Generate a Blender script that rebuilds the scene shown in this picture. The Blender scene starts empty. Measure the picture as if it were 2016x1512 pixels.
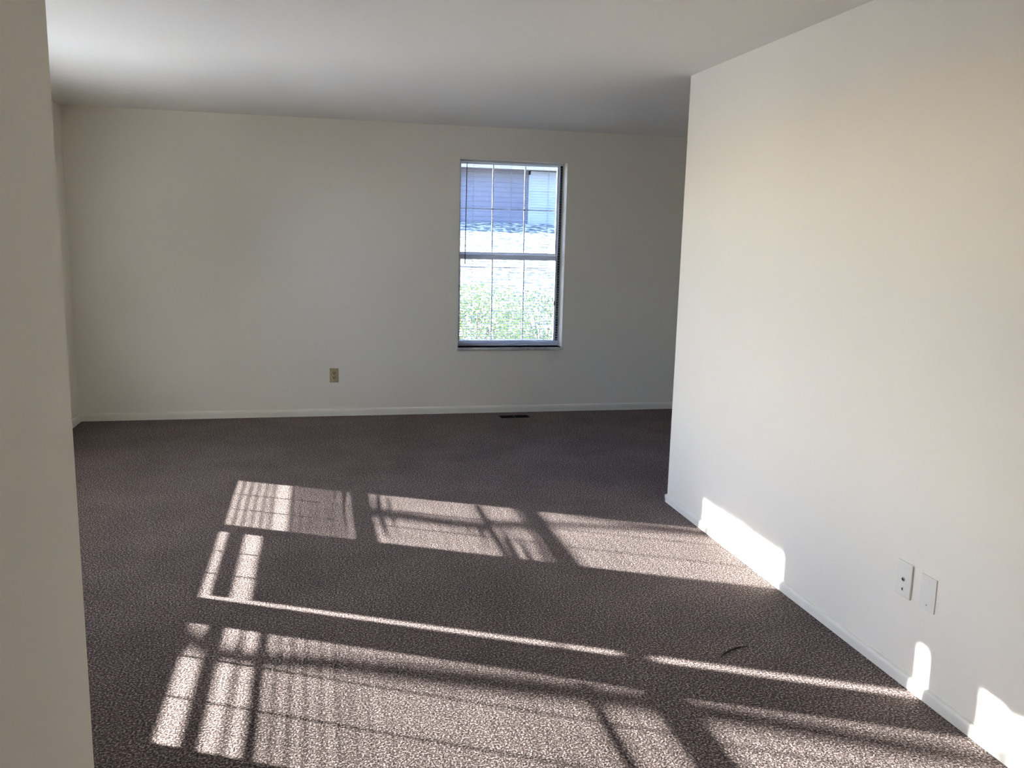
import bpy, bmesh, math, random
from mathutils import Vector, Matrix, noise
random.seed(7)
S = bpy.context.scene
C = S.collection
R = math.radians

# ------------------------------------------------------------------ room measures (metres)
H = 2.44            # ceiling
XL, XR = -1.867, 2.029   # left wall, right wall face
YB, YC = 7.339, 4.638    # back wall, end of the right wall
WT = 0.14           # outer wall thickness
XE = 4.60           # far side of the alcove behind the right wall
YF = -2.6           # wall behind the camera
XN = -0.445         # near left wall face
YN = 1.70           # its end
CAMH = 1.5459

# ------------------------------------------------------------------ camera
cam_d = bpy.data.cameras.new('camera')
cam = bpy.data.objects.new('camera', cam_d)
C.objects.link(cam)
S.camera = cam
cam_d.sensor_width = 36.0
cam_d.sensor_fit = 'HORIZONTAL'
cam_d.lens = 1695.68 / 2016 * 36.0
cam_d.clip_start = 0.02
cam_d.clip_end = 400
pt, ro, ya = 0.1701, 0.0244, -0.2245
fw = Vector((-math.sin(ya) * math.cos(pt), math.cos(ya) * math.cos(pt), -math.sin(pt)))
rt = Vector((math.cos(ya), math.sin(ya), 0))
up = rt.cross(fw)
rt2 = rt * math.cos(ro) + up * math.sin(ro)
up2 = up * math.cos(ro) - rt * math.sin(ro)
M = Matrix.Identity(4)
for i in range(3):
    M[i][0] = rt2[i]; M[i][1] = up2[i]; M[i][2] = -fw[i]; M[i][3] = (0, 0, CAMH)[i]
cam.matrix_world = M

# ------------------------------------------------------------------ world, sun, exposure
SUN_DIR = Vector((1.0, -0.505, -0.44)).normalized()   # the way the light travels
W = bpy.data.worlds.new('world')
S.world = W
W.use_nodes = True
wn = W.node_tree.nodes; wl = W.node_tree.links
wn.clear()
wo = wn.new('ShaderNodeOutputWorld'); wb = wn.new('ShaderNodeBackground')
sky = wn.new('ShaderNodeTexSky')
sky.sky_type = 'NISHITA'
sky.sun_disc = False
sky.sun_elevation = R(21.4)
sky.sun_rotation = math.atan2(-SUN_DIR.x, -SUN_DIR.y)
sky.air_density = 1.0; sky.dust_density = 1.2; sky.ozone_density = 1.5
tint = wn.new('ShaderNodeMix'); tint.data_type = 'RGBA'; tint.blend_type = 'MULTIPLY'
tint.inputs[0].default_value = 1.0; tint.inputs[7].default_value = (0.82, 0.98, 1.50, 1)   # camera white balance
wl.new(sky.outputs[0], tint.inputs[6]); wl.new(tint.outputs[2], wb.inputs[0]); wl.new(wb.outputs[0], wo.inputs[0])
wb.inputs[1].default_value = 0.85
sd = bpy.data.lights.new('sun', 'SUN')
sd.energy = 37.5
sd.angle = R(0.53)
sd.color = (1.0, 0.965, 0.94)
sun = bpy.data.objects.new('sun', sd)
C.objects.link(sun)
sun.rotation_euler = SUN_DIR.to_track_quat('-Z', 'Y').to_euler()
sun.location = (-8, 8, 8)

S.view_settings.view_transform = 'Standard'
S.view_settings.look = 'None'
S.view_settings.gamma = 1
S.view_settings.use_curve_mapping = False
S.view_settings.exposure = 0.75
cy = S.cycles
cy.max_bounces = 12; cy.diffuse_bounces = 8; cy.glossy_bounces = 3; cy.transparent_max_bounces = 16
cy.sample_clamp_indirect = 20
cy.use_denoising = True
cy.blur_glossy = 0.0
cy.caustics_reflective = True; cy.caustics_refractive = False

# ------------------------------------------------------------------ materials
def mat(name, col, rough=0.6, metal=0.0, spec=0.5):
    m = bpy.data.materials.new(name); m.use_nodes = True
    b = m.node_tree.nodes['Principled BSDF']
    b.inputs['Base Color'].default_value = (*col, 1)
    b.inputs['Roughness'].default_value = rough
    b.inputs['Metallic'].default_value = metal
    b.inputs['Specular IOR Level'].default_value = spec
    return m

def nd(m, t, **kw):
    n = m.node_tree.nodes.new(t)
    for k, v in kw.items(): setattr(n, k, v)
    return n

def ramp(m, pts):
    r = nd(m, 'ShaderNodeValToRGB')
    e = r.color_ramp.elements
    while len(e) < len(pts): e.new(0.5)
    for i, (p, c) in enumerate(pts):
        e[i].position = p; e[i].color = (*c, 1)
    return r

def textured(name, pts, scale, detail=4, rough=0.7, bump=0.0, bscale=None, bdist=0.002, spec=0.4, stretch=None):
    """procedural colour noise + bump in object space"""
    m = mat(name, (1, 1, 1), rough, 0, spec)
    L = m.node_tree.links
    b = m.node_tree.nodes['Principled BSDF']
    tc = nd(m, 'ShaderNodeTexCoord')
    mp = nd(m, 'ShaderNodeMapping')
    if stretch: mp.inputs['Scale'].default_value = stretch
    L.new(tc.outputs['Object'], mp.inputs[0])
    n = nd(m, 'ShaderNodeTexNoise'); n.inputs['Scale'].default_value = scale; n.inputs['Detail'].default_value = detail
    L.new(mp.outputs[0], n.inputs['Vector'])
    r = ramp(m, pts)
    L.new(n.outputs['Fac'], r.inputs[0]); L.new(r.outputs[0], b.inputs['Base Color'])
    if bump:
        n2 = nd(m, 'ShaderNodeTexNoise'); n2.inputs['Scale'].default_value = bscale or scale; n2.inputs['Detail'].default_value = 3
        L.new(mp.outputs[0], n2.inputs['Vector'])
        bp = nd(m, 'ShaderNodeBump'); bp.inputs['Strength'].default_value = bump; bp.inputs['Distance'].default_value = bdist
        L.new(n2.outputs['Fac'], bp.inputs['Height']); L.new(bp.outputs[0], b.inputs['Normal'])
    return m

WALLC = (0.84, 0.80, 0.705)
M_wall = textured('wall_paint', [(0.3, tuple(c * 0.985 for c in WALLC)), (0.7, WALLC)], 1.7, 3, 0.62, 0.22, 170, 0.0012, 0.35)
M_ceil = textured('ceiling_paint', [(0.3, (0.84, 0.82, 0.77)), (0.7, (0.85, 0.83, 0.78))], 1.5, 3, 0.85, 0.3, 120, 0.0012, 0.2)
M_trim = textured('trim_paint', [(0.3, (0.80, 0.775, 0.69)), (0.7, (0.81, 0.785, 0.70))], 4, 2, 0.45, 0.15, 60, 0.001, 0.4)
M_vinyl = textured('white_vinyl', [(0.3, (0.82, 0.82, 0.82)), (0.7, (0.85, 0.85, 0.85))], 5, 2, 0.35, 0, None, 0, 0.5)
M_slat = textured('blind_slat_paint', [(0.3, (0.82, 0.82, 0.82)), (0.7, (0.85, 0.85, 0.85))], 6, 2, 0.4)
_n = M_slat.node_tree
_tr = _n.nodes.new('ShaderNodeBsdfTranslucent'); _tr.inputs[0].default_value = (0.84, 0.85, 0.86, 1)
_mx = _n.nodes.new('ShaderNodeMixShader'); _mx.inputs[0].default_value = 0.60
_pb = _n.nodes['Principled BSDF']; _pb.inputs['Roughness'].default_value = 0.22; _pb.inputs['Specular IOR Level'].default_value = 0.8
_pb.inputs['Coat Weight'].default_value = 1.0; _pb.inputs['Coat Roughness'].default_value = 0.16
_n.links.new(_pb.outputs[0], _mx.inputs[1]); _n.links.new(_tr.outputs[0], _mx.inputs[2])
_n.links.new(_mx.outputs[0], _n.nodes['Material Output'].inputs[0])
M_strip = mat('black_strip', (0.04, 0.04, 0.055), 0.5)
M_ivory = textured('ivory_plastic', [(0.3, (0.46, 0.38, 0.21)), (0.7, (0.50, 0.42, 0.24))], 40, 2, 0.35)
M_hole = mat('dark_slot', (0.02, 0.018, 0.015), 0.6)
M_steel = mat('screw_metal', (0.45, 0.43, 0.40), 0.35, 0.9)
M_plate = textured('painted_plate', [(0.3, (0.79, 0.765, 0.69)), (0.7, (0.80, 0.775, 0.70))], 30, 2, 0.4, 0.2, 300, 0.0005)
M_marble = textured('sill_stone', [(0.35, (0.34, 0.32, 0.31)), (0.5, (0.52, 0.50, 0.48)), (0.65, (0.62, 0.60, 0.58))], 14, 8, 0.3)
M_vent = mat('brown_register_metal', (0.006, 0.005, 0.004), 0.7, 0.0)
M_groove = mat('dark_groove', (0.02, 0.015, 0.013), 0.9)
M_wand = mat('wand_plastic', (0.10, 0.11, 0.14), 0.2)
M_cord = mat('cord_white', (0.8, 0.8, 0.78), 0.8)

def glass():
    m = bpy.data.materials.new('window_glass'); m.use_nodes = True
    n = m.node_tree.nodes; L = m.node_tree.links; n.clear()
    o = n.new('ShaderNodeOutputMaterial'); mx = n.new('ShaderNodeMixShader')
    t = n.new('ShaderNodeBsdfTransparent'); g = n.new('ShaderNodeBsdfGlossy'); f = n.new('ShaderNodeFresnel')
    t.inputs[0].default_value = (0.95, 0.97, 0.97, 1); g.inputs['Roughness'].default_value = 0.02
    f.inputs[0].default_value = 1.45
    L.new(f.outputs[0], mx.inputs[0]); L.new(t.outputs[0], mx.inputs[1]); L.new(g.outputs[0], mx.inputs[2])
    L.new(mx.outputs[0], o.inputs[0])
    return m
M_glass = glass()

def carpet():
    m = mat('taupe_carpet', (0.1, 0.08, 0.08), 0.95, 0, 0.1)
    L = m.node_tree.links; b = m.node_tree.nodes['Principled BSDF']
    b.inputs['Sheen Weight'].default_value = 0.02
    b.inputs['Sheen Roughness'].default_value = 0.5
    tc = nd(m, 'ShaderNodeTexCoord')
    # tuft speckle
    v = nd(m, 'ShaderNodeTexNoise'); v.inputs['Scale'].default_value = 135; v.inputs['Detail'].default_value = 4; v.inputs['Roughness'].default_value = 0.7
    L.new(tc.outputs['Object'], v.inputs['Vector'])
    r = ramp(m, [(0.34, (0.016, 0.0115, 0.0105)), (0.46, (0.080, 0.060, 0.055)), (0.54, (0.18, 0.143, 0.132)), (0.64, (0.60, 0.51, 0.47))])
    L.new(v.outputs['Fac'], r.inputs[0])
    # broad trodden patches
    n = nd(m, 'ShaderNodeTexNoise'); n.inputs['Scale'].default_value = 2.2; n.inputs['Detail'].default_value = 5; n.inputs['Roughness'].default_value = 0.6
    L.new(tc.outputs['Object'], n.inputs['Vector'])
    r2 = ramp(m, [(0.35, (0.86, 0.85, 0.85)), (0.65, (1.12, 1.10, 1.10))])
    L.new(n.outputs['Fac'], r2.inputs[0])
    mul = nd(m, 'ShaderNodeMix', data_type='RGBA', blend_type='MULTIPLY'); mul.inputs[0].default_value = 1
    L.new(r.outputs[0], mul.inputs[6]); L.new(r2.outputs[0], mul.inputs[7])
    L.new(mul.outputs[2], b.inputs['Base Color'])
    n3 = nd(m, 'ShaderNodeTexNoise'); n3.inputs['Scale'].default_value = 160; n3.inputs['Detail'].default_value = 3
    L.new(tc.outputs['Object'], n3.inputs['Vector'])
    bp = nd(m, 'ShaderNodeBump'); bp.inputs['Strength'].default_value = 0.8; bp.inputs['Distance'].default_value = 0.010
    L.new(n3.outputs['Fac'], bp.inputs['Height']); L.new(bp.outputs[0], b.inputs['Normal'])
    return m
M_carpet = carpet()

# ------------------------------------------------------------------ helpers
def tag(o, label=None, cat=None, group=None, kind=None):
    if label: o['label'] = label
    if cat: o['category'] = cat
    if group: o['group'] = group
    if kind: o['kind'] = kind
    return o

def empty(name, loc, rz=0.0):
    o = bpy.data.objects.new(name, None); C.objects.link(o)
    o.empty_display_size = 0.1
    o.location = loc; o.rotation_euler = (0, 0, rz)
    return o

def obj(name, bm, m, parent=None, smooth=False, bevel=0.0, seg=2):
    bmesh.ops.recalc_face_normals(bm, faces=bm.faces)
    me = bpy.data.meshes.new(name); bm.to_mesh(me); bm.free()
    me.materials.append(m)
    if smooth:
        for p in me.polygons: p.use_smooth = True
    o = bpy.data.objects.new(name, me); C.objects.link(o)
    if parent: o.parent = parent
    if bevel:
        b = o.modifiers.new('bevel', 'BEVEL'); b.width = bevel; b.segments = seg; b.limit_method = 'ANGLE'
        b.harden_normals = False
    return o

def box(bm, x0, x1, y0, y1, z0, z1):
    v = [bm.verts.new(p) for p in ((x0, y0, z0), (x1, y0, z0), (x1, y1, z0), (x0, y1, z0), (x0, y0, z1), (x1, y0, z1), (x1, y1, z1), (x0, y1, z1))]
    for f in ((0, 3, 2, 1), (4, 5, 6, 7), (0, 1, 5, 4), (1, 2, 6, 5), (2, 3, 7, 6), (3, 0, 4, 7)):
        bm.faces.new([v[i] for i in f])

def boxes(*a):
    bm = bmesh.new()
    for b in a: box(bm, *b)
    return bm

def tube(bm, pts, rads, n=8):
    rings = []
    for i, p in enumerate(pts):
        p = Vector(p)
        d = (Vector(pts[min(i + 1, len(pts) - 1)]) - Vector(pts[max(i - 1, 0)])).normalized()
        a = d.cross(Vector((0.3, 0.9, 0.31))).normalized(); b = d.cross(a)
        r = rads[i] if isinstance(rads, (list, tuple)) else rads
        rings.append([bm.verts.new(p + (a * math.cos(t) + b * math.sin(t)) * r) for t in [2 * math.pi * k / n for k in range(n)]])
    for q in range(len(rings) - 1):
        for k in range(n):
            bm.faces.new((rings[q][k], rings[q][(k + 1) % n], rings[q + 1][(k + 1) % n], rings[q + 1][k]))
    bm.faces.new(rings[0][::-1]); bm.faces.new(rings[-1])

def disc(bm, c, axis, r, depth, n=20):
    a = Vector(axis).normalized()
    u = a.orthogonal().normalized(); v = a.cross(u)
    c = Vector(c)
    r0 = [bm.verts.new(c + (u * math.cos(2 * math.pi * k / n) + v * math.sin(2 * math.pi * k / n)) * r) for k in range(n)]
    r1 = [bm.verts.new(w.co + a * depth) for w in r0]
    bm.faces.new(r0[::-1]); bm.faces.new(r1)
    for k in range(n): bm.faces.new((r0[k], r0[(k + 1) % n], r1[(k + 1) % n], r1[k]))

def struct(name, bm, m, **kw):
    o = obj(name, bm, m, **kw); o['kind'] = 'structure'; return o

def wall_along(bm, axis, fixed0, fixed1, a0, a1, holes):
    """wall slab with rectangular holes; axis 'x' or 'y' is its run. holes: (a,b,z0,z1)"""
    cuts = sorted(holes)
    def put(p, q, z0, z1):
        if axis == 'y': box(bm, fixed0, fixed1, p, q, z0, z1)
        else: box(bm, p, q, fixed0, fixed1, z0, z1)
    cur = a0
    for (h0, h1, z0, z1) in cuts:
        put(cur, h0, -0.15, H + 0.1)
        put(h0, h1, -0.15, z0); put(h0, h1, z1, H + 0.1)
        cur = h1
    put(cur, a1, -0.15, H + 0.1)

# ------------------------------------------------------------------ openings
SILL, HEAD = 0.580, 2.175
BW = (1.185, 2.120)                                    # back window opening in X
LW = [(3.255, 4.182), (4.340, 5.267), (5.291, 6.218)]  # left window openings in Y, nearest first

# ------------------------------------------------------------------ shell
VX0, VX1, VY0, VY1 = 1.525, 1.795, 7.085, 7.200         # floor register cut-out
bm = bmesh.new()
def fl(x0, x1, y0, y1):
    v = [bm.verts.new(p) for p in ((x0, y0, 0), (x1, y0, 0), (x1, y1, 0), (x0, y1, 0))]; bm.faces.new(v)
xs = [XL - 0.02, VX0, VX1, XE + 0.02]; ys = [YF - 0.02, VY0, VY1, YB + 0.02]
for i in range(3):
    for j in range(3):
        if i == 1 and j == 1: continue
        fl(xs[i], xs[i + 1], ys[j], ys[j + 1])
bmesh.ops.remove_doubles(bm, verts=bm.verts, dist=1e-5)
# carpet thickness: pull everything down
ex = bmesh.ops.extrude_face_region(bm, geom=bm.faces[:])
bmesh.ops.translate(bm, verts=[v for v in ex['geom'] if isinstance(v, bmesh.types.BMVert)], vec=(0, 0, -0.14))
struct('floor', bm, M_carpet)
struct('ceiling', boxes((XL - 0.02, XE + 0.02, YF - 0.02, YB + 0.02, H, H + 0.12)), M_ceil)

bm = bmesh.new(); wall_along(bm, 'x', YB, YB + 0.22, XL - WT, XE + WT, [(BW[0], BW[1], SILL, HEAD)])
struct('wall_back', bm, M_wall)
bm = bmesh.new(); wall_along(bm, 'y', XL - WT, XL, YF - WT, YB, [(a, b, SILL, HEAD) for a, b in LW])
struct('wall_left', bm, M_wall)
struct('wall_right', boxes((XR, XR + 0.12, YF, YC, -0.1, H + 0.05)), M_wall)
struct('wall_alcove', boxes((XE, XE + 0.12, YF, YB, -0.1, H + 0.05)), M_wall)
struct('wall_front', boxes((XL, XE, YF - 0.12, YF, -0.1, H + 0.05)), M_wall)
struct('wall_near', boxes((XN - 0.115, XN, YF, YN, -0.1, H + 0.05)), M_wall, bevel=0.004)
struct('wall_hall', boxes((XL, XN - 0.115, 0.4, 0.5, -0.1, H + 0.05)), M_wall)

# baseboards: profile with an eased top, swept along a straight run
BH, BT = 0.062, 0.013
def baseboard(name, p, q, n, h=BH, cap0=False, cap1=False):
    """p,q ends on the wall face, n the way it faces"""
    bm = bmesh.new()
    prof = [(0, -0.02), (BT, -0.02), (BT, h * 0.62), (BT * 0.92, h * 0.78), (BT * 0.7, h * 0.92), (BT * 0.35, h * 0.985), (0, h)]
    p = Vector((*p, 0)); q = Vector((*q, 0)); n = Vector((*n, 0))
    N = max(2, int((q - p).length / 0.12))
    rings = []
    for i in range(N + 1):
        c = p.lerp(q, i / N)
        wob = 0.0012 * noise.noise(Vector((c.x * 2.3, c.y * 2.3, 1)))
        rings.append([bm.verts.new(c + n * (a if a else -0.002) + Vector((0, 0, z + (wob if z > 0 else 0)))) for a, z in prof])
    for i in range(N):
        for k in range(len(prof) - 1):
            bm.faces.new((rings[i][k], rings[i][k + 1], rings[i + 1][k + 1], rings[i + 1][k]))
    bm.faces.new(rings[0]); bm.faces.new(rings[-1][::-1])
    return struct(name, bm, M_trim)
baseboard('baseboard_back', (XL, YB), (XE, YB), (0, -1))
baseboard('baseboard_left', (XL, 0.5), (XL, YB), (1, 0))
baseboard('baseboard_right', (XR, YF), (XR, YC + BT), (-1, 0), 0.045)
baseboard('baseboard_corner', (XR - BT, YC), (XR + 0.12, YC), (0, 1), 0.045)
baseboard('baseboard_alcove', (XE, YC), (XE, YB), (-1, 0))

# ------------------------------------------------------------------ windows (local: x along wall, y outwards, z up)
def window(name, loc, rz, w, stone=False, rc=0.0):
    root = empty(name, loc, rz); root['kind'] = 'structure'
    h = w / 2; z0, z1 = SILL, HEAD
    f = 0.020
    fr = boxes((-h, -h + f, 0.045, 0.135, z0, z1), (h - f, h, 0.045, 0.135, z0, z1),
               (-h + f, h - f, 0.045, 0.135, z0, z0 + 0.022), (-h + f, h - f, 0.045, 0.135, z1 - 0.013, z1))
    obj('window_frame', fr, M_vinyl, root, bevel=0.0015)
    obj('dark_strip', boxes((h - 0.027, h - 0.006, 0.042, 0.052, z0 + 0.035, z1 - 0.013), (-h + f - 0.001, -h + f + 0.003, 0.050, 0.058, z0 + 0.022, z1 - 0.013)), M_strip, root)  # near-black strips down both sides of the frame, wider on the right
    s = 0.018                               # sash stile
    a, b = -h + f, h - f
    gl, gr = a + s, b - s
    mid0, mid1 = 1.338, 1.400
    # lower sash (inner)
    y0, y1 = 0.062, 0.088
    zb = z0 + 0.022
    lo = obj('lower_sash', boxes((a, gl, y0, y1, zb, mid1 - 0.020), (gr, b, y0, y1, zb, mid1 - 0.020), (gl, gr, y0, y1, zb, zb + 0.026), (gl, gr, y0, y1, mid0, mid1 - 0.020)), M_vinyl, root, bevel=0.0015)
    t = 0.009
    def grid(za, zb2, yc, bar):
        bm = bmesh.new()
        for k in (1, 2):
            x = gl + (gr - gl) * k / 3
            box(bm, x - t * 0.65, x + t * 0.65, yc - 0.0015, yc + 0.0015, za, zb2)
        zm = (za + zb2) / 2
        if bar: box(bm, gl, gr, yc - 0.0015, yc + 0.0015, zm - t * 0.6, zm + t * 0.6)
        return bm
    obj('glass_pane', boxes((gl, gr, 0.0735, 0.0765, zb + 0.026, mid0)), M_glass, lo)
    obj('muntin_grid', grid(zb + 0.026, mid0, 0.082, False), M_vinyl, lo)
    y0, y1 = 0.094, 0.120
    us = obj('upper_sash', boxes((a, gl, y0, y1, mid0 + 0.020, z1 - 0.013), (gr, b, y0, y1, mid0 + 0.020, z1 - 0.013), (gl, gr, y0, y1, mid0 + 0.020, mid1), (gl, gr, y0, y1, z1 - 0.026, z1 - 0.013)), M_vinyl, root, bevel=0.0015)
    obj('glass_pane', boxes((gl, gr, 0.1055, 0.1085, mid1, z1 - 0.026)), M_glass, us)
    obj('muntin_grid', grid(mid1, z1 - 0.026, 0.114, True), M_vinyl, us)
    obj('screen_bar', boxes((gl, gr, 0.122, 0.130, 1.262, 1.274)), M_vinyl, root)
    obj('window_sill', boxes((-h - 0.012, h + 0.012, -0.022, 0.0, z0 - 0.022, z0), (-h, h, 0.0, 0.045 + rc, z0 - 0.022, z0)), M_marble if stone else M_trim, root, bevel=0.002)
    if rc:                                   # deeper reveal: the whole unit sits further out
        for o_ in list(C.objects):
            if o_.parent == root and o_.name.split('.')[0] != 'window_sill': o_.location.y = rc
    return root

def blind(label, loc, rz, w, zones, rail_z, wand_x=None, shift=(0, 0), cords=(0.14, 0.5, 0.86), group=None):
    """zones: (z0, z1, tilt in degrees - inner edge lower is positive, pitch)"""
    root = empty('window_blind', loc, rz)
    tag(root, label, 'blind', group)
    a, b = -w / 2 + 0.006 + shift[0], w / 2 - 0.006 + shift[1]
    yc = 0.024
    top = HEAD - 0.002
    obj('headrail', boxes((a, b, 0.008, 0.040, top - 0.015, top)), M_slat, root, bevel=0.002)
    bm = bmesh.new()
    for (z0, z1, tilt, pitch) in zones:
        z = z0
        while z < z1:
            th = R(tilt + random.uniform(-1.2, 1.2))
            dz = random.uniform(-0.0006, 0.0006)
            pr = []
            for s in (-1, -0.5, 0, 0.5, 1):          # crowned slat, s=-1 inner
                u = s * 0.0125; c = 0.0006 * (1 - s * s)
                pr.append((yc + u * math.cos(th) - c * math.sin(th), z + dz + u * math.sin(th) + c * math.cos(th)))
            seg = 6
            xs_ = [a + (b - a) * i / seg for i in range(seg + 1)]
            sag = [0.0007 * math.sin(math.pi * 3 * i / seg) for i in range(seg + 1)]
            grid_ = [[bm.verts.new((x, y, zz + sg)) for (y, zz) in pr] for x, sg in zip(xs_, sag)]
            for i in range(seg):
                for k in range(4):
                    bm.faces.new((grid_[i][k], grid_[i][k + 1], grid_[i + 1][k + 1], grid_[i + 1][k]))
            z += pitch
    sl = obj('slats', bm, M_slat, root, smooth=True)
    so = sl.modifiers.new('thick', 'SOLIDIFY'); so.thickness = 0.0005; so.offset = 0
    obj('bottom_rail', boxes((a, b, yc - 0.012, yc + 0.012, rail_z[0], rail_z[1])), M_slat, root, bevel=0.003)
    bm = bmesh.new()
    for k in cords:
        x = a + (b - a) * k
        for y in (yc - 0.0128, yc + 0.0128):
            tube(bm, [(x, y, rail_z[1]), (x, y, top - 0.015)], 0.0008, 5)
    obj('ladder_cords', bm, M_cord, root)
    if wand_x is not None:
        bm = bmesh.new()
        tube(bm, [(wand_x, 0.004, top - 0.02), (wand_x, 0.001, top - 0.05), (wand_x - 0.006, -0.003, 1.30)], [0.002, 0.0035, 0.0035], 6)
        obj('tilt_wand', bm, M_wand, root)
        bm = bmesh.new()
        x = b - 0.045
        tube(bm, [(x, 0.006, top - 0.02), (x + 0.002, 0.002, 1.6), (x - 0.003, 0.0, 0.98)], 0.0012, 5)
        tube(bm, [(x - 0.003, 0.0, 0.985), (x - 0.003, 0.0, 0.975), (x - 0.003, 0.0, 0.945)], [0.002, 0.006, 0.008], 8)
        obj('pull_cord', bm, M_wand, root)
    return root

bx_ = (BW[0] + BW[1]) / 2; bw_ = BW[1] - BW[0]
window('window_1', (bx_, YB, 0), 0, bw_, True, 0.085)
blind('white mini blind lowered with open slats in the back wall window', (bx_, YB + 0.085, 0), 0, bw_,
      [(SILL + 0.062, HEAD - 0.026, 4, 0.0226)], (SILL + 0.030, SILL + 0.048), wand_x=-0.395, shift=(0, -0.002))
lc = [((p + q) / 2, q - p) for p, q in LW]
for i, (yc_, w_) in enumerate(lc):
    window('window_%d' % (i + 2), (XL, yc_, 0), R(90), w_)
Z_ = 0.0226
blind('mini blind with open slats in the side window nearest the doorway', (XL, lc[0][0], 0), R(90), lc[0][1],
      [(0.700, 0.722, 2, Z_), (0.728, 0.745, 5, 0.005), (0.762, 1.36, -4, Z_), (1.37, HEAD - 0.026, 0, Z_)], (0.645, 0.668))
blind('mini blind with closed slats in the middle side window', (XL, lc[1][0], 0), R(90), lc[1][1],
      [(0.712, HEAD - 0.026, -29, 0.0205)], (0.629, 0.664), shift=(0.047, 0))
blind('mini blind with uneven slats in the side window farthest away', (XL, lc[2][0], 0), R(90), lc[2][1],
      [(0.612, 0.722, 3, 0.0205), (0.765, 0.905, -14, 0.0205), (0.912, 0.962, -29, 0.0205), (0.985, 1.36, -1, Z_), (1.37, HEAD - 0.026, 3, Z_)], (0.588, 0.602))

# ------------------------------------------------------------------ wall plates (local: x along wall, -y into the room)
def plate_bm(w, h, d):
    bm = bmesh.new(); box(bm, -w / 2, w / 2, -d, 0, -h / 2, h / 2); return bm
def screw(root, z, m):
    bm = bmesh.new(); disc(bm, (0, -0.0055, z), (0, -1, 0), 0.0032, 0.0012, 12)
    obj('screw', bm, m, root)

o = empty('power_outlet', (0.131, YB, 0.350))
tag(o, 'ivory duplex power outlet low on the back wall, left of the window', 'outlet')
obj('cover_plate', plate_bm(0.073, 0.122, 0.006), M_ivory, o, bevel=0.002)
for s in (1, -1):
    bm = bmesh.new()
    N = 24; rr = 0.0172
    ring = []
    for k in range(N):
        t = 2 * math.pi * k / N
        ring.append((rr * math.cos(t), max(-0.0135, min(0.0135, rr * math.sin(t)))))
    f0 = [bm.verts.new((x, -0.0055, z + s * 0.0195)) for x, z in ring]
    f1 = [bm.verts.new((x, -0.0085, z + s * 0.0195)) for x, z in ring]
    bm.faces.new(f1); bm.faces.new(f0[::-1])
    for k in range(N): bm.faces.new((f0[k], f0[(k + 1) % N], f1[(k + 1) % N], f1[k]))
    rc = obj('receptacle', bm, M_ivory, o)
    bm = bmesh.new()
    zc = s * 0.0195
    box(bm, -0.0100, -0.0050, -0.0092, -0.0080, zc - 0.002, zc + 0.010)
    box(bm, 0.0050, 0.0100, -0.0092, -0.0080, zc - 0.002, zc + 0.010)
    disc(bm, (0, -0.0080, zc - 0.0075), (0, -1, 0), 0.0045, 0.0012, 12)
    obj('slots', bm, M_hole, rc)
screw(o, 0, M_steel)

o = empty('jack_plate', (XR, 2.522, 0.376), R(-90))      # faces -X: local -y -> -x
tag(o, 'painted wall plate with two small sockets on the right wall', 'wall plate')
o.rotation_euler = (0, 0, R(-90))
obj('cover_plate', plate_bm(0.080, 0.128, 0.007), M_plate, o, bevel=0.0025)
bm = bmesh.new(); disc(bm, (0.0, -0.0065, 0.001), (0, -1, 0), 0.0075, 0.004, 20)
j = obj('coaxial_socket', bm, M_steel, o, bevel=0.001)
bm = bmesh.new(); disc(bm, (0.0, -0.0104, 0.001), (0, -1, 0), 0.0042, 0.0006, 14)
obj('socket_hole', bm, M_hole, j)
bm = boxes((-0.005, 0.005, -0.0085, -0.0065, -0.044, -0.028)); 
j = obj('phone_socket', bm, M_plate, o, bevel=0.0008)
obj('socket_hole', boxes((-0.003, 0.003, -0.0090, -0.0083, -0.041, -0.031)), M_hole, j)
screw(o, 0.047, M_plate); 

o = empty('blank_plate', (XR, 2.400, 0.374), R(-90))
tag(o, 'blank painted cover plate on the right wall nearer the camera', 'wall plate')
obj('cover_plate', plate_bm(0.076, 0.122, 0.004), M_plate, o, bevel=0.0018)
bm = bmesh.new(); disc(bm, (0, -0.0035, 0.042), (0, -1, 0), 0.003, 0.001, 12); obj('screw', bm, M_plate, o)
bm = bmesh.new(); disc(bm, (0, -0.0035, -0.042), (0, -1, 0), 0.003, 0.001, 12); obj('screw', bm, M_steel, o)

# ------------------------------------------------------------------ floor register
o = empty('floor_vent', ((VX0 + VX1) / 2, (VY0 + VY1) / 2, -0.004))
tag(o, 'dark brown floor vent sunk in the carpet under the window', 'vent')
hx, hy = (VX1 - VX0) / 2, (VY1 - VY0) / 2
obj('frame', boxes((-hx, hx, -hy, -hy + 0.008, -0.004, 0.004), (-hx, hx, hy - 0.008, hy, -0.004, 0.004), (-hx, -hx + 0.012, -hy, hy, -0.004, 0.004), (hx - 0.012, hx, -hy, hy, -0.004, 0.004), (-0.004, 0.004, -hy, hy, -0.004, 0.003)), M_vent, o, bevel=0.001)
bm = bmesh.new()
for k in range(5):
    y = -hy + 0.014 + k * (2 * hy - 0.028) / 4
    box(bm, -hx + 0.01, hx - 0.01, y - 0.001, y + 0.001, -0.012, 0.001)
obj('louvres', bm, M_vent, o)
obj('duct', boxes((-hx, hx, -hy, hy, -0.12, -0.115)), M_hole, o)

# dark raised tube standing in for a groove in the carpet pile
bm = bmesh.new()
pts = [(1.468, 2.770, 0.002), (1.492, 2.795, 0.003), (1.530, 2.816, 0.003), (1.570, 2.830, 0.003), (1.610, 2.834, 0.002)]
tube(bm, pts, [0.0015, 0.0022, 0.0025, 0.0022, 0.0012], 6)
o = obj('groove', bm, M_groove, smooth=True)
tag(o, 'short dark curved groove in the carpet pile near the right wall', 'groove')

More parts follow.
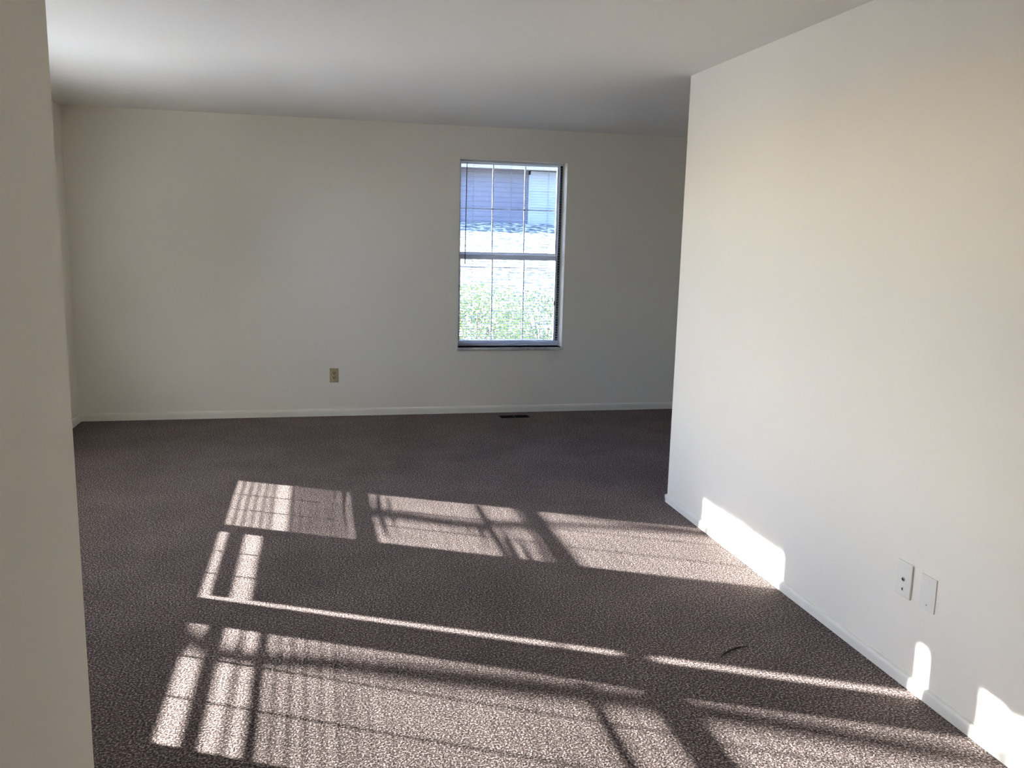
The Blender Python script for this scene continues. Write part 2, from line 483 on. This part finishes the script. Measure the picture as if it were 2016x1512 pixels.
# ------------------------------------------------------------------ outdoors
def hill(x, y):
    """height of the ground"""
    t = max(0.0, min(1.0, (y - 9.0) / 15.0))
    z = -0.30 + 2.20 * t
    z += 0.05 * noise.noise(Vector((x * 0.5, y * 0.5, 0))) if y > 8.2 else 0
    return z
bm = bmesh.new()
gx = [-30 + i * 1.0 for i in range(71)]; gy = [-12 + j * 1.0 for j in range(61)]
g = [[bm.verts.new((x, y, hill(x, y))) for x in gx] for y in gy]
for j in range(len(gy) - 1):
    for i in range(len(gx) - 1):
        bm.faces.new((g[j][i], g[j][i + 1], g[j + 1][i + 1], g[j + 1][i]))
M_lawn = textured('dappled_dry_lawn', [(0.30, (0.05, 0.06, 0.05)), (0.42, (0.08, 0.09, 0.06)), (0.50, (0.22, 0.20, 0.14)), (0.58, (0.60, 0.55, 0.46))], 6.5, 12, 0.95, 0.6, 30, 0.03)  # dark patches paint in tree-shadow dapple along with the leaf litter
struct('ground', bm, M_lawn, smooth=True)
M_conc = textured('pale_concrete', [(0.3, (0.68, 0.67, 0.64)), (0.7, (0.76, 0.75, 0.72))], 3, 8, 0.9, 0.2, 80, 0.003)
o = obj('bounce_patio', boxes((-7.2, XL - WT - 0.01, 0.5, 8.2, -0.31, -0.24)), M_conc)  # unseen pale slab, added to bounce sunlight up onto the ceiling
o['kind'] = 'structure'

# eave over the side windows
M_soffit = textured('white_soffit', [(0.3, (0.72, 0.71, 0.68)), (0.7, (0.75, 0.74, 0.71))], 4, 2, 0.6)
EV = 0.62; EZ = 1.91 + 0.44 * (EV + WT - 0.063)
o = obj('trim_1', boxes((XL - WT - EV, XL - WT, -3, 8.0, EZ, EZ + 0.16), (XL - WT - EV - 0.02, XL - WT - EV, -3, 8.0, EZ + 0.01, EZ + 0.2)), M_soffit)
o['kind'] = 'structure'
M_roof = textured('shingles', [(0.3, (0.10, 0.09, 0.08)), (0.7, (0.16, 0.14, 0.12))], 20, 4, 0.9)
o = obj('roof', boxes((XL - WT - EV, XE + WT, YF - WT, YB + WT, H + 0.12, H + 0.26)), M_roof); o['kind'] = 'structure'

# neighbour house beyond the lawn
hy0 = 25.0; hb = 1.11
nh = empty('neighbour_house', (4.0, hy0, hb))
tag(nh, 'grey house with a pale garage door on the rise outside the window', 'house')
M_siding = textured('grey_siding', [(0.3, (0.17, 0.155, 0.17)), (0.7, (0.26, 0.24, 0.26))], 0.6, 6, 0.85)
bm = boxes((-12, 12, 0, 8, -0.6, 2.34))
for k in range(17):
    z = 0.0 + k * 0.14
    box(bm, -12, 12, -0.014, 0.0, z, z + 0.125)
obj('wall', bm, M_siding, nh)
M_gd = textured('pale_door', [(0.3, (0.36, 0.37, 0.40)), (0.7, (0.42, 0.43, 0.46))], 2, 3, 0.6)
bm = bmesh.new()
for k in range(3): box(bm, 2.10, 5.4, -0.06, -0.015, 0.78 + k * 0.48, 0.78 + k * 0.48 + 0.474)
obj('garage_door', bm, M_gd, nh)
bm = boxes((2.05, 2.10, -0.075, -0.015, 0.05, 2.3), (5.4, 5.5, -0.075, -0.015, 0.05, 2.3), (2.05, 5.5, -0.075, -0.015, 2.2, 2.3))
obj('door_trim', bm, M_gd, nh)
bm = bmesh.new()
vs = [bm.verts.new(p) for p in ((-12.5, -0.6, 2.30), (12.5, -0.6, 2.30), (12.5, 4, 4.3), (-12.5, 4, 4.3), (12.5, 8.6, 2.30), (-12.5, 8.6, 2.30),
                                (-12.5, -0.6, 2.42), (12.5, -0.6, 2.42), (12.5, 4, 4.42), (-12.5, 4, 4.42), (12.5, 8.6, 2.42), (-12.5, 8.6, 2.42))]
for f in ((6, 7, 8, 9), (9, 8, 10, 11), (0, 1, 7, 6), (0, 3, 2, 1), (3, 5, 4, 2), (4, 5, 11, 10), (1, 2, 8, 7), (2, 4, 10, 8), (0, 6, 9, 3), (3, 9, 11, 5)):
    bm.faces.new([vs[i] for i in f])
M_tan = textured('tan_shingles', [(0.35, (0.42, 0.34, 0.25)), (0.65, (0.55, 0.46, 0.35))], 12, 5, 0.95)
obj('roof', bm, M_tan, nh)

# shrubs outside the back window
M_leaf = textured('shrub_leaf', [(0.3, (0.09, 0.14, 0.05)), (0.6, (0.20, 0.26, 0.10)), (0.75, (0.45, 0.40, 0.18))], 3, 3, 0.6)
M_bark = textured('bark', [(0.3, (0.09, 0.07, 0.055)), (0.7, (0.17, 0.14, 0.11))], 20, 5, 0.9)
def shrub(x, y, r, h, n, label, seed):
    rnd = random.Random(seed)
    z0 = hill(x, y)
    root = empty('shrub', (x, y, z0)); tag(root, label, 'shrub')
    bm = bmesh.new()
    for k in range(7):
        a = rnd.uniform(0, 6.28); rr = rnd.uniform(0.2, 0.8) * r
        tube(bm, [(0.03 * math.cos(a), 0.03 * math.sin(a), -0.05), (rr * 0.5 * math.cos(a), rr * 0.5 * math.sin(a), h * 0.45), (rr * math.cos(a), rr * math.sin(a), h * 0.85)], [0.014, 0.009, 0.004], 5)
    obj('stems', bm, M_bark, root)
    bm = bmesh.new()
    for k in range(n):
        while True:
            p = Vector((rnd.uniform(-1, 1), rnd.uniform(-1, 1), rnd.uniform(-1, 1)))
            if 0.35 < p.length < 1 + 0.15 * noise.noise(p * 3): break
        c = Vector((p.x * r, p.y * r, h * 0.55 + p.z * h * 0.5))
        d = Vector((rnd.gauss(0, 1), rnd.gauss(0, 1), rnd.gauss(0, 0.7))).normalized()
        e = d.orthogonal().normalized(); L = rnd.uniform(0.025, 0.05); w = L * 0.4
        nn = d.cross(e)
        v = [bm.verts.new(c), bm.verts.new(c + d * L * 0.5 + e * w + nn * w * 0.3), bm.verts.new(c + d * L), bm.verts.new(c + d * L * 0.5 - e * w + nn * w * 0.3)]
        bm.faces.new(v)
    f = obj('foliage', bm, M_leaf, root)
shrub(1.70, 9.35, 0.62, 1.22, 5200, 'leafy green shrub outside the window, at its lower left', 1)
shrub(2.75, 10.4, 0.62, 0.95, 2400, 'low sparse shrub outside the window, at its lower right', 2)

# ------------------------------------------------------------------ bare trees beside the side windows
def tree(x, y, limbs, label):
    """limbs: lists of (x, c, r) - a point reached by following the sun ray that lands at floor x on the line y + 0.505 x = c"""
    root = empty('tree', (x, y, -0.30)); tag(root, label, 'tree')
    first = True
    for L_ in limbs:
        bm = bmesh.new()
        pts = []; rad = []
        for p in L_:
            pts.append(Vector((0, p[0] - y, p[1] + 0.30)) + Vector((p[3] if len(p) > 3 else 0, 0, 0))); rad.append(p[2])
        # smooth the chain
        P = []; Q = []
        for i in range(len(pts) - 1):
            for k in range(5):
                t = k / 5
                p0 = pts[max(i - 1, 0)]; p1 = pts[i]; p2 = pts[i + 1]; p3 = pts[min(i + 2, len(pts) - 1)]
                P.append(0.5 * ((2 * p1) + (p2 - p0) * t + (2 * p0 - 5 * p1 + 4 * p2 - p3) * t * t + (3 * p1 - p0 - 3 * p2 + p3) * t ** 3))
                Q.append(rad[i] * (1 - t) + rad[i + 1] * t)
        P.append(pts[-1]); Q.append(rad[-1])
        tube(bm, P, Q, 10)
        obj('trunk' if first else 'branch', bm, M_bark, root, smooth=True)
        first = False
TX = -9.0
def pt_(x, c, r, dx=0.0):      # height and depth along the wall of a limb point
    return (c - 0.505 * TX, 0.44 * (x - TX), r, dx)
tree(TX, 5.42 - 0.505 * TX, [
    [(5.46 - 0.505 * TX, -0.35, 0.075), pt_(-2.5, 5.44, 0.068), pt_(-0.6, 5.45, 0.06), pt_(0.6, 5.50, 0.05), pt_(2.6, 5.62, 0.03), pt_(4.5, 5.60, 0.015)],
    [pt_(-0.1, 5.46, 0.045), pt_(0.20, 5.20, 0.040), pt_(0.28, 4.88, 0.038), pt_(0.27, 4.65, 0.030), pt_(0.26, 4.45, 0.012)],
    [pt_(0.28, 4.88, 0.036), pt_(0.50, 4.83, 0.065), pt_(0.80, 4.80, 0.055), pt_(1.25, 4.97, 0.035), pt_(1.9, 5.06, 0.035), pt_(2.6, 5.0, 0.02)],
    [pt_(0.80, 4.80, 0.030), pt_(0.92, 4.60, 0.026), pt_(0.97, 4.35, 0.024), pt_(1.10, 4.05, 0.012)],
    [pt_(1.05, 5.55, 0.035), pt_(1.45, 5.20, 0.035), pt_(2.0, 5.12, 0.03), pt_(2.7, 5.15, 0.015)],
], 'bare slender tree outside the side windows, the one further off')
tree(TX, 3.28 - 0.505 * TX, [
    [(3.28 - 0.505 * TX, -0.35, 0.055), pt_(-2.5, 3.28, 0.05), pt_(-0.9, 3.27, 0.045), pt_(-0.55, 3.08, 0.045), pt_(-0.35, 2.93, 0.052), pt_(0.0, 2.985, 0.058), pt_(0.4, 3.02, 0.070), pt_(1.1, 3.06, 0.070), pt_(1.9, 3.02, 0.055), pt_(3.0, 3.0, 0.02)],
], 'bare slender tree outside the side windows, the one nearer the doorway')
